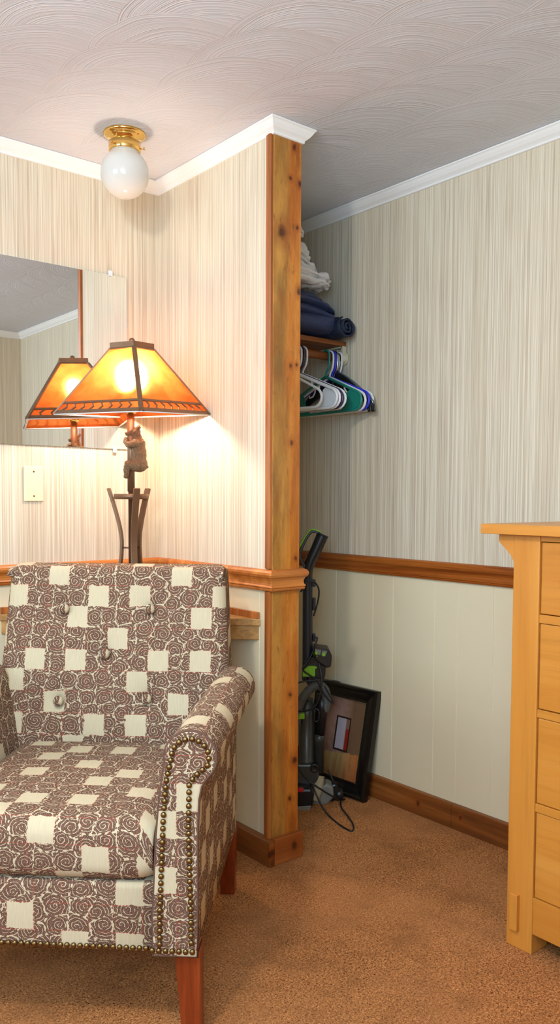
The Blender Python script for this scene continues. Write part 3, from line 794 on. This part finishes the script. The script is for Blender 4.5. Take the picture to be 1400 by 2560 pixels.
# ------------------------------------------------------------------ hangers
def hook_pts(r=.0235, neck=.085):                  # in (s,z) with rod centre at origin ; s grows towards the room
    p = []
    for a in range(-150+360-360, 91, 20): pass
    p = [(-r*.9, -.012)]+[(-r*math.cos(R(a)), r*math.sin(R(a))) for a in range(0, 181, 20)]
    p += [(r, -.025), (r*.75, -.050), (.004, -.068), (0, -neck)]
    return p
def hanger(u, mat, style, label, yaw=0, drop=0, group=None, half=.205, zbot=-.228, tilt=0, cat='hanger'):
    t = thing('clothes_hanger', label, cat, (u, RY, RZ), 0, group or 'hangers on the closet rod')
    t.rotation_euler = (R(tilt), 0, R(yaw))
    # local: -y towards the room
    P = lambda s_, z_: (0, -s_, z_)
    wire = style == 'steel'
    rr = .0019 if wire else .0042
    r0 = .0165+rr
    hk = [P(a, b) for a, b in hook_pts(r0+.001, .082)]
    MB().tube(bez(hk, 3), rr, 8).build('hook', M['steel'] if wire or style == 'clip' else mat, t)
    zs = -.082
    if style in ('tube', 'flat', 'notch'):
        rb = .0052
        c = .038
        pts = [P(0, zs), P(.028, zs-.012)]
        arcs = [P(half-.036+.036*math.cos(R(a)), zbot+.036+.036*math.sin(R(a))) for a in (66, 45, 22, 0, -22, -45, -68, -90)]
        right = pts[1:]+arcs
        left = [(p[0], -p[1], p[2]) for p in right]
        MB().tube([pts[0]]+right+left[::-1], rb, 8, closed=True).build('body', mat, t)
        if style == 'notch':
            for s_ in (.105, -.105):
                q_ = 1 if s_ > 0 else -1
                MB().tube([P(s_-q_*.020, zs-.036), P(s_-q_*.016, zs-.056), P(s_-q_*.004, zs-.070), P(s_+q_*.014, zs-.074), P(s_+q_*.018, zs-.064)], .0036, 8).build('strap_notch', mat, t)
        if style == 'flat':
            for q_ in (1, -1):
                m_ = Matrix(((0, 0, 1, 0), (-q_, 0, 0, 0), (0, 1, 0, 0), (0, 0, 0, 1)))
                poly = [(half-.11, zbot+.004), (half-.085, zbot+.03), (half-.078, zbot+.07), (half-.062, zbot+.083), (half-.024, zbot+.066), (half-.006, zbot+.048), (half-.004, zbot+.036), (half-.012, zbot+.012), (half-.04, zbot+.004)]
                MB().prism(poly if q_ < 0 else poly[::-1], (-.0025, .0025), m_).build('shoulder_web', mat, t)
    if style in ('clip', 'steel'):
        for q_ in (1, -1):
            rings = []
            for k in range(12):
                e = k/11; y = q_*half*e; wd = .0032+.0012*math.sin(math.pi*min(1, e*1.15)); zz = zs-.005-.105*e**1.5
                hh = .030*(1-e)+.012
                rings.append([(wd*math.cos(R(a)), -y, zz+hh*math.sin(R(a))-.01) for a in range(0, 360, 30)])
            MB().loft(rings).build('shoulder', mat, t)
        MB().tube([P(half*.9, zs-.10), P(half, zs-.125), P(half+.006, zs-.15), P(half-.004, zs-.152), P(half-.014, zs-.118)], .004, 8).build('end_loop', M['blk'], t)
    return t
G1, G2 = 'white plastic hangers on the left of the rod', 'steel hook hangers by the right wall'
hanger(2.045, M['wht_pl'], 'tube', 'white plastic hanger farthest left, hung low beside the wooden post', 12, half=.175)
hanger(2.105, M['wht_pl'], 'flat', 'white plastic hanger with broad solid shoulders nearest the wooden post', 12)
hanger(2.090, M['wht_pl'], 'notch', 'white plastic hanger with hooked notches and hook beside the wooden post', 12)
hanger(2.119, M['dpurple'], 'flat', 'dark violet plastic hanger between the white hangers', 12)
hanger(2.134, M['wht_pl'], 'flat', 'white plastic hanger just behind the dark violet hanger', 12)
hanger(2.256, M['teal'], 'flat', 'teal green plastic hanger with solid shoulders', 0)
hanger(2.278, M['wht_pl'], 'notch', 'white plastic hanger between the teal and the blue hangers', 0)
hanger(2.291, M['blue'], 'tube', 'bright blue tubular plastic hanger', 0, half=.212, zbot=-.225)
hanger(2.302, M['blk'], 'clip', 'black padded hanger with chrome hook behind the blue hanger', 0, half=.205)
hanger(2.313, M['clear'], 'steel', 'smoky grey clear hanger with thin wire hook behind the black padded one', 0, half=.215)
hk = hanger(2.325, M['wht_pl'], 'tube', 'pale hanger with a blue size clip against the right wall', 0, half=.20, zbot=-.225)
MB().box((-.006, -.014, -.078), (.006, .004, -.052)).build('size_clip', M['blue'], hk, bevel=.002)

# ------------------------------------------------------------------ bedding
def slab(mb, c, h, ex=.45, nu=56, nv=28, amp=.008, fr_=9, seed=0, sag=None):
    sg = lambda v_, e: math.copysign(abs(v_)**e, v_)
    rings = []
    for i in range(nv+1):
        th = -math.pi/2+math.pi*i/nv; ring = []
        for k in range(nu):
            a = 2*math.pi*k/nu
            p = Vector((h[0]*sg(math.cos(th), .6)*sg(math.cos(a), ex), h[1]*sg(math.cos(th), .6)*sg(math.sin(a), ex), h[2]*sg(math.sin(th), .9)))+Vector(c)
            q = p*fr_+Vector((seed*7.1, 0, seed*3.3)); q.x *= .45
            nz = noise.noise(q)*amp+noise.noise(q*2.3)*amp*.5
            d_ = (p-Vector(c)).normalized()
            p = p+d_*nz
            if sag: p.z += sag(p)
            ring.append(p)
        rings.append(ring)
    mb.loft(rings)
def crumple(o, sc, st):
    tx = bpy.data.textures.new('crease', 'CLOUDS'); tx.noise_scale = sc; tx.noise_type = 'HARD_NOISE'; tx.noise_depth = 2
    d = o.modifiers.new('crease', 'DISPLACE'); d.texture = tx; d.strength = st; d.mid_level = .4; d.texture_coords = 'LOCAL'
    return o
nv_ = thing('navy_comforter', 'navy blue folded comforter lying on the closet shelf', 'comforter', (2.12, 2.56, SZ))
hx = .225
b = MB()
dz = lambda k_: (lambda p: -k_*(max(0, p.x+.02)/hx)**2)
slab(b, (-.01, .0, .100), (hx-.015, .140, .030), seed=2, amp=.012, sag=dz(.045))
slab(b, (-.02, -.012, .128), (hx-.03, .140, .020), seed=3, amp=.014, sag=dz(.055))
slab(b, (-.035, -.002, .150), (hx-.055, .12, .018), seed=11, amp=.014, sag=dz(.05))
slab(b, (-.06, .01, .168), (hx-.085, .11, .013), seed=4, amp=.010, sag=dz(.03))
crumple(b.build('fold', M['navy'], nv_), .05, .016)
b = MB()
slab(b, (-.01, .000, .050), (hx, .158, .046), seed=1, amp=.012, fr_=12)
crumple(b.build('lower_fold', M['navy'], nv_), .07, .016)
# rolled quilted end, overhanging the shelf front
b = MB(); sp = []
for k in range(58):
    a = 2.2+k*.26; r_ = .050-.00066*k; sp.append((r_*math.cos(a), r_*math.sin(a)*.92))
rings = []
for j in range(13):
    y = -.182+.21*j/12
    pl = []
    for cc, sn in sp: pl.append((.166+cc*1.05, y+.014*noise.noise(Vector((cc*20, sn*20, j))), .040+sn+.005*noise.noise(Vector((cc*30, j*.7, sn*30)))))
    rings.append(pl)
b.loft(rings, closed=False, caps=False)
o = b.build('rolled_end', M['navyq'], nv_); so = o.modifiers.new('solid', 'SOLIDIFY'); so.thickness = .006
wt = thing('white_bedding_pile', 'heap of white folded sheets on top of the navy comforter', 'bedding', (2.06, 2.55, SZ+.194))
b = MB()
for k, (x_, y_, z_, hx_, hy_, hz_, am, sg_) in enumerate(((.015, -.012, .024, .195, .12, .026, .010, .006), (.02, -.02, .052, .190, .112, .022, .014, .012), (-.02, -.010, .084, .160, .105, .026, .022, .03),
        (-.005, -.025, .112, .150, .09, .022, .024, .05), (-.045, -.010, .142, .150, .085, .026, .026, .035), (-.03, -.022, .176, .140, .07, .026, .028, .05), (-.055, -.006, .212, .140, .07, .030, .030, .02),
        (-.03, -.012, .246, .135, .055, .026, .030, .03), (-.055, .004, .272, .120, .05, .020, .030, .0))):
    slab(b, (x_, y_, z_), (hx_, hy_, hz_), amp=am, seed=5+k*1.7, fr_=17, nu=90, nv=36, sag=(lambda s2: (lambda p: -s2*max(0, p.x)/.1))(sg_))
crumple(b.build('sheets', M['cotton'], wt), .05, .030)

# ------------------------------------------------------------------ picture frame leaning on the right wall
S_ = Vector((-.08, .9968, 0)).normalized(); T_ = Vector((.078, 0, .43)).normalized(); N_ = S_.cross(T_).normalized()
if N_.x > 0: N_ = -N_                              # faces the room
pf_ = thing('framed_picture', 'black framed abstract print leaning on the right wall beside the vacuum', 'picture', (2.263, 2.243, .002))
mw = Matrix(((S_.x, T_.x, N_.x, 0), (S_.y, T_.y, N_.y, 0), (S_.z, T_.z, N_.z, 0), (0, 0, 0, 1)))
FWd, FH, BD = .33, .437, .060
prof = [(0, -.022), (0, .004), (.004, .010), (.012, .011), (.018, .006), (.030, .003), (.048, -.004), (.054, -.002), (.058, -.003), (.060, -.008), (.060, -.022)]  # (inset, height)
cor_ = [(0, 0), (FWd, 0), (FWd, FH), (0, FH)]; dirs = [(1, 1), (-1, 1), (-1, -1), (1, -1)]
rings = []
for (cx_, cy_), (dx_, dy_) in zip(cor_, dirs): rings.append([mw @ Vector((cx_+dx_*i_, cy_+dy_*i_, h_)) for i_, h_ in prof])
MB().loft(rings, loop=True, smooth=False).build('frame', M['fr'], pf_)
b = MB(); b.v = [mw @ Vector((x_, y_, -.012)) for x_, y_ in ((BD-.004, BD-.004), (FWd-BD+.004, BD-.004), (FWd-BD+.004, FH-BD+.004), (BD-.004, FH-BD+.004))]
b.face((0, 1, 2, 3), [(BD-.004, BD-.004), (FWd-BD+.004, BD-.004), (FWd-BD+.004, FH-BD+.004), (BD-.004, FH-BD+.004)])
b.v += [mw @ Vector((x_, y_, -.020)) for x_, y_ in ((.01, .01), (FWd-.01, .01), (FWd-.01, FH-.01), (.01, FH-.01))]; b.face((4, 5, 6, 7), [(0, 0)]*4)
b.build('print', M['print'], pf_)
b = MB()
for k in range(62):
    b.ball(mw @ Vector((BD-.0015, BD+(FH-2*BD)*k/61, -.0035)), .0017, 6)
for k in range(42): b.ball(mw @ Vector((BD+(FWd-2*BD)*k/41, FH-BD+.0015, -.0035)), .0017, 6)
b.build('bead_trim', M['bead'], pf_)

# ------------------------------------------------------------------ vacuum cleaner
VF = 3.20
base = at(769, 2010, VF); base.z = 0
vc = thing('vacuum_cleaner', 'black upright vacuum cleaner with lime green handle standing in the closet', 'vacuum cleaner', base)
V = lambda px, py, dF=0: at(px, py, VF+dF)-base
PPM = FPX/VF
rx = Vector((.7742, -.6329, 0)); fy = Vector((.6329, .7742, 0))
def vb(px0, px1, py0, py1, d0, d1, mat, nm, bev=.006, par=None):
    p = V((px0+px1)/2, (py0+py1)/2); wx = (px1-px0)/PPM/2; wz = (py1-py0)/PPM/2
    m_ = Matrix(((rx.x, fy.x, 0, p.x), (rx.y, fy.y, 0, p.y), (0, 0, 1, p.z), (0, 0, 0, 1)))
    return MB().box((-wx, d0, -wz), (wx, d1, wz), m_).build(nm, mat, par or vc, bevel=bev, seg=3)
MB().tube([V(768, 1700), V(769, 1640), V(769, 1450), V(769.5, 1445)], [.0205, .0205, .0195, .019], 24).build('wand', M['navyblk'], vc)
gp = bez([V(769, 1450), V(770, 1425), V(777, 1402), V(792, 1370), V(806, 1338)], 6)
b = MB().tube(gp, [.0185+.005*k/(len(gp)-1) for k in range(len(gp))], 24)
e1 = gp[-1]; dd = (gp[-1]-gp[-2]).normalized()
b.tube([e1-dd*.002, e1+dd*.004, e1+dd*.0035], [.0245, .0245, .018], 24)
b.build('handle_tube', M['blk'], vc)
hp = bez([V(800, 1334), V(786, 1328), V(776, 1331), V(764, 1348), V(752, 1375), V(750, 1392), V(757, 1408), V(768, 1425)], 6)
MB().strip(hp, .026, .012, fy).build('grip', M['blk'], vc, bevel=.004)
gp2 = bez([V(803, 1331), V(788, 1324.5), V(775, 1325.5), V(762, 1343), V(750, 1366)], 6)
MB().strip(gp2, .027, .005, fy).build('grip_cover', M['green'], vc, bevel=.002)
for py, hpx in ((1458, 18), (1510, 32), (1594, 20)): vb(782, 789, py-hpx/2, py+hpx/2, -.008, .012, M['navyblk'], 'cord_hook', .003)
# tool caddy
m_ = Matrix(((rx.x, fy.x, 0, 0), (rx.y, fy.y, 0, 0), (0, 0, 1, 0), (0, 0, 0, 1)))
def vpoly(pix, d0, d1, mat, nm, bev=.004):
    c0 = V(*pix[0]); pl = []
    pl = [((V(*q_)-V(769, 2010)).dot(rx), (V(*q_)).z) for q_ in pix]
    off = V(769, 2010)
    mm = Matrix(((rx.x, 0, -fy.x, off.x), (rx.y, 0, -fy.y, off.y), (0, 1, 0, 0), (0, 0, 0, 1)))
    ar = sum(pl[i][0]*pl[(i+1) % len(pl)][1]-pl[(i+1) % len(pl)][0]*pl[i][1] for i in range(len(pl)))
    if ar < 0: pl = pl[::-1]
    return MB().prism(pl, (-d1, -d0), mm).build(nm, mat, vc, bevel=bev, seg=2)
vpoly([(784, 1612), (820, 1618), (828, 1634), (826, 1660), (816, 1664), (796, 1650), (784, 1640)], -.05, .04, M['blk'], 'tool_caddy')
vpoly([(787, 1617), (802, 1619), (799, 1632), (785, 1627)], -.053, -.048, M['grey'], 'caddy_window', .001)
vpoly([(804, 1620), (816, 1622), (812, 1633), (801, 1632)], -.053, -.048, M['grey'], 'caddy_window', .001)
vb(786, 792, 1622, 1636, -.057, -.05, M['green'], 'tool_clip', .001)
vb(804, 811, 1625, 1634, -.057, -.05, M['green'], 'tool_clip', .001)
vpoly([(784, 1640), (800, 1655), (814, 1664), (813, 1684), (806, 1702), (796, 1712), (770, 1712), (757, 1690), (757, 1650)], -.02, .06, M['blk'], 'neck_housing')
vpoly([(756, 1661), (786, 1661), (792, 1663), (791, 1667), (787, 1668), (787, 1686), (780, 1688), (756, 1687)], -.035, -.018, M['green'], 'latch', .002)
# corrugated hose arch
def ribbed(pts, r, mat, nm, pitch=.0045, amp=.0022):
    pts = bez(pts, 10); L = [0]
    for a, b_ in zip(pts, pts[1:]): L.append(L[-1]+(b_-a).length)
    n_ = int(L[-1]/pitch)*4; q = []; rr = []; j = 0
    for k in range(n_+1):
        s_ = L[-1]*k/n_
        while j < len(L)-2 and L[j+1] < s_: j += 1
        f = (s_-L[j])/max(1e-9, L[j+1]-L[j]); q.append(pts[j].lerp(pts[j+1], min(1, f))); rr.append(r+(amp if k % 4 < 2 else -amp*.2))
    return MB().tube(q, rr, 16).build(nm, mat, vc)
ribbed([V(740, 1812, -.02), V(744, 1780, -.025), V(755, 1748, -.03), V(776, 1722, -.03), V(796, 1713, -.025), V(811, 1724, -.02), V(816, 1748, -.015), V(813, 1775, 0)], .0165, M['hosem'], 'hose')
vb(732, 761, 1777, 1792, -.04, -.005, M['green'], 'hose_collar', .004)
MB().tube([V(806, 1735), V(805, 1770), V(799, 1836)], [.022, .0225, .0215], 24).build('upper_duct', M['blk'], vc)
MB().tube([V(799, 1834), V(798, 1854), V(798, 1855), V(797, 1930)], [.0215, .0215, .0195, .0185], 24).build('lower_duct', M['dgrey'], vc)
MB().tube([V(768, 1745, .01), V(767, 1790, .01), V(766, 1898, .01), V(766, 1899, .01), V(766, 1905, .01)], [.024, .030, .031, .034, .034], 28).build('dust_canister', M['dgrey'], vc)
b = MB(); b.tube([V(789, 1770, -.03), V(796, 1775, -.035), V(798, 1785, -.035), V(797, 1800, -.035), V(791, 1805, -.035), V(785, 1800, -.035), V(785, 1785, -.035), V(787, 1775, -.035)], .004, 8, closed=True); b.build('release_loop', M['blk'], vc)
vpoly([(735, 1902), (782, 1902), (795, 1910), (797, 1930), (792, 1948), (770, 1955), (735, 1950)], -.045, .06, M['dgrey'], 'lower_housing', .008)
p = V(786, 1920, -.045); ax = Matrix(((rx.x, 0, -fy.x, p.x), (rx.y, 0, -fy.y, p.y), (0, 1, 0, p.z), (0, 0, 0, 1)))
MB().lathe([(.018, -.012), (.018, .004), (.015, .008), (.011, .006), (0, .006)], ax, 24).build('dial', M['blk'], vc)
ribbed([V(799, 1940, -.02), V(797, 1958, -.03), V(792, 1978, -.045), V(784, 2000, -.055)], .0195, M['duct'], 'foot_duct', .006, .0012)
vpoly([(690, 1950), (778, 1950), (783, 1965), (780, 1985), (774, 2000), (768, 2010), (690, 2012)], -.10, .03, M['blk'], 'floor_head', .010)
vpoly([(690, 1996), (776, 1990), (771, 2004), (764, 2012), (690, 2014)], -.104, -.098, M['grey'], 'bumper', .002)
vb(744, 757, 1948, 1957, -.106, -.088, M['red'], 'pedal', .002)
vpoly([(778, 1975), (815, 1950), (832, 1958), (834, 1985), (818, 2002), (800, 2012), (778, 2012)], -.04, .03, M['grey'], 'motor_cover', .01)
for px in (848, 690):
    p = V(px, 1990, .0); ax = Matrix(((fy.x, 0, rx.x, p.x), (fy.y, 0, rx.y, p.y), (0, 1, 0, .0245), (0, 0, 0, 1)))
    MB().lathe([(.0005, -.016), (.017, -.016), (.0245, -.011), (.0245, .011), (.017, .016), (.0005, .016)], ax, 28).build('wheel', M['blk'], vc)
vpoly([(818, 1960), (840, 1955), (852, 1975), (850, 1990), (830, 2000), (815, 2000)], -.02, .025, M['blk'], 'axle_cover', .008)
# power cord
def floorp(px, py, zz=.0035):
    d_ = FW+RT*((px-700)/FPX)+UP*((CY-py)/FPX); return CAM+d_*((zz-1.2)/d_.z)-base
cords = [
    [V(752, 1480, -.03), V(768, 1455, -.03), V(786, 1456, -.012), V(796, 1470, -.01), V(797, 1490, -.01), V(792, 1515, -.01), V(784, 1540, -.01)],
    [V(786, 1596, -.015), V(793, 1594, -.015), V(790, 1608, -.02), V(775, 1645, -.035), V(757, 1672, -.045), V(774, 1688, -.045), V(792, 1700, -.045), V(806, 1728, -.045), V(824, 1752, -.045), V(833, 1756, -.045), V(830, 1748, -.045), V(812, 1716, -.045)],
    [V(790, 1637, -.06), V(786, 1648, -.055), V(770, 1662, -.055), V(756, 1674, -.05)],
    [V(740, 1708, -.05), V(765, 1703, -.05), V(790, 1700, -.05), V(815, 1701, -.05), V(835, 1702, -.03), V(850, 1706, -.01)],
    [V(796, 1640, -.03), V(799, 1665, -.045), V(803, 1690, -.055), V(803, 1720, -.06), V(798, 1745, -.06), V(785, 1768, -.06), V(764, 1777, -.055), V(745, 1778, -.05)],
    [V(744, 1915, -.07), V(758, 1938, -.10), V(780, 1958, -.12), V(805, 1975, -.12), V(830, 1990, -.10), floorp(850, 2000, .02), floorp(862, 1998, .012)],
    [V(778, 1958, -.115), V(790, 1985, -.12), floorp(806, 2018, .03), floorp(828, 2045), floorp(855, 2066), floorp(878, 2077), floorp(884, 2070), floorp(880, 2056), floorp(866, 2036), floorp(855, 2022), floorp(851, 2008), floorp(853, 1998), V(846, 1978, .0), V(832, 1950, .0), V(820, 1925, .02)],
]
for c_ in cords: MB().tube(bez(c_, 6), .0034, 8).build('power_cord', M['blk'], vc)
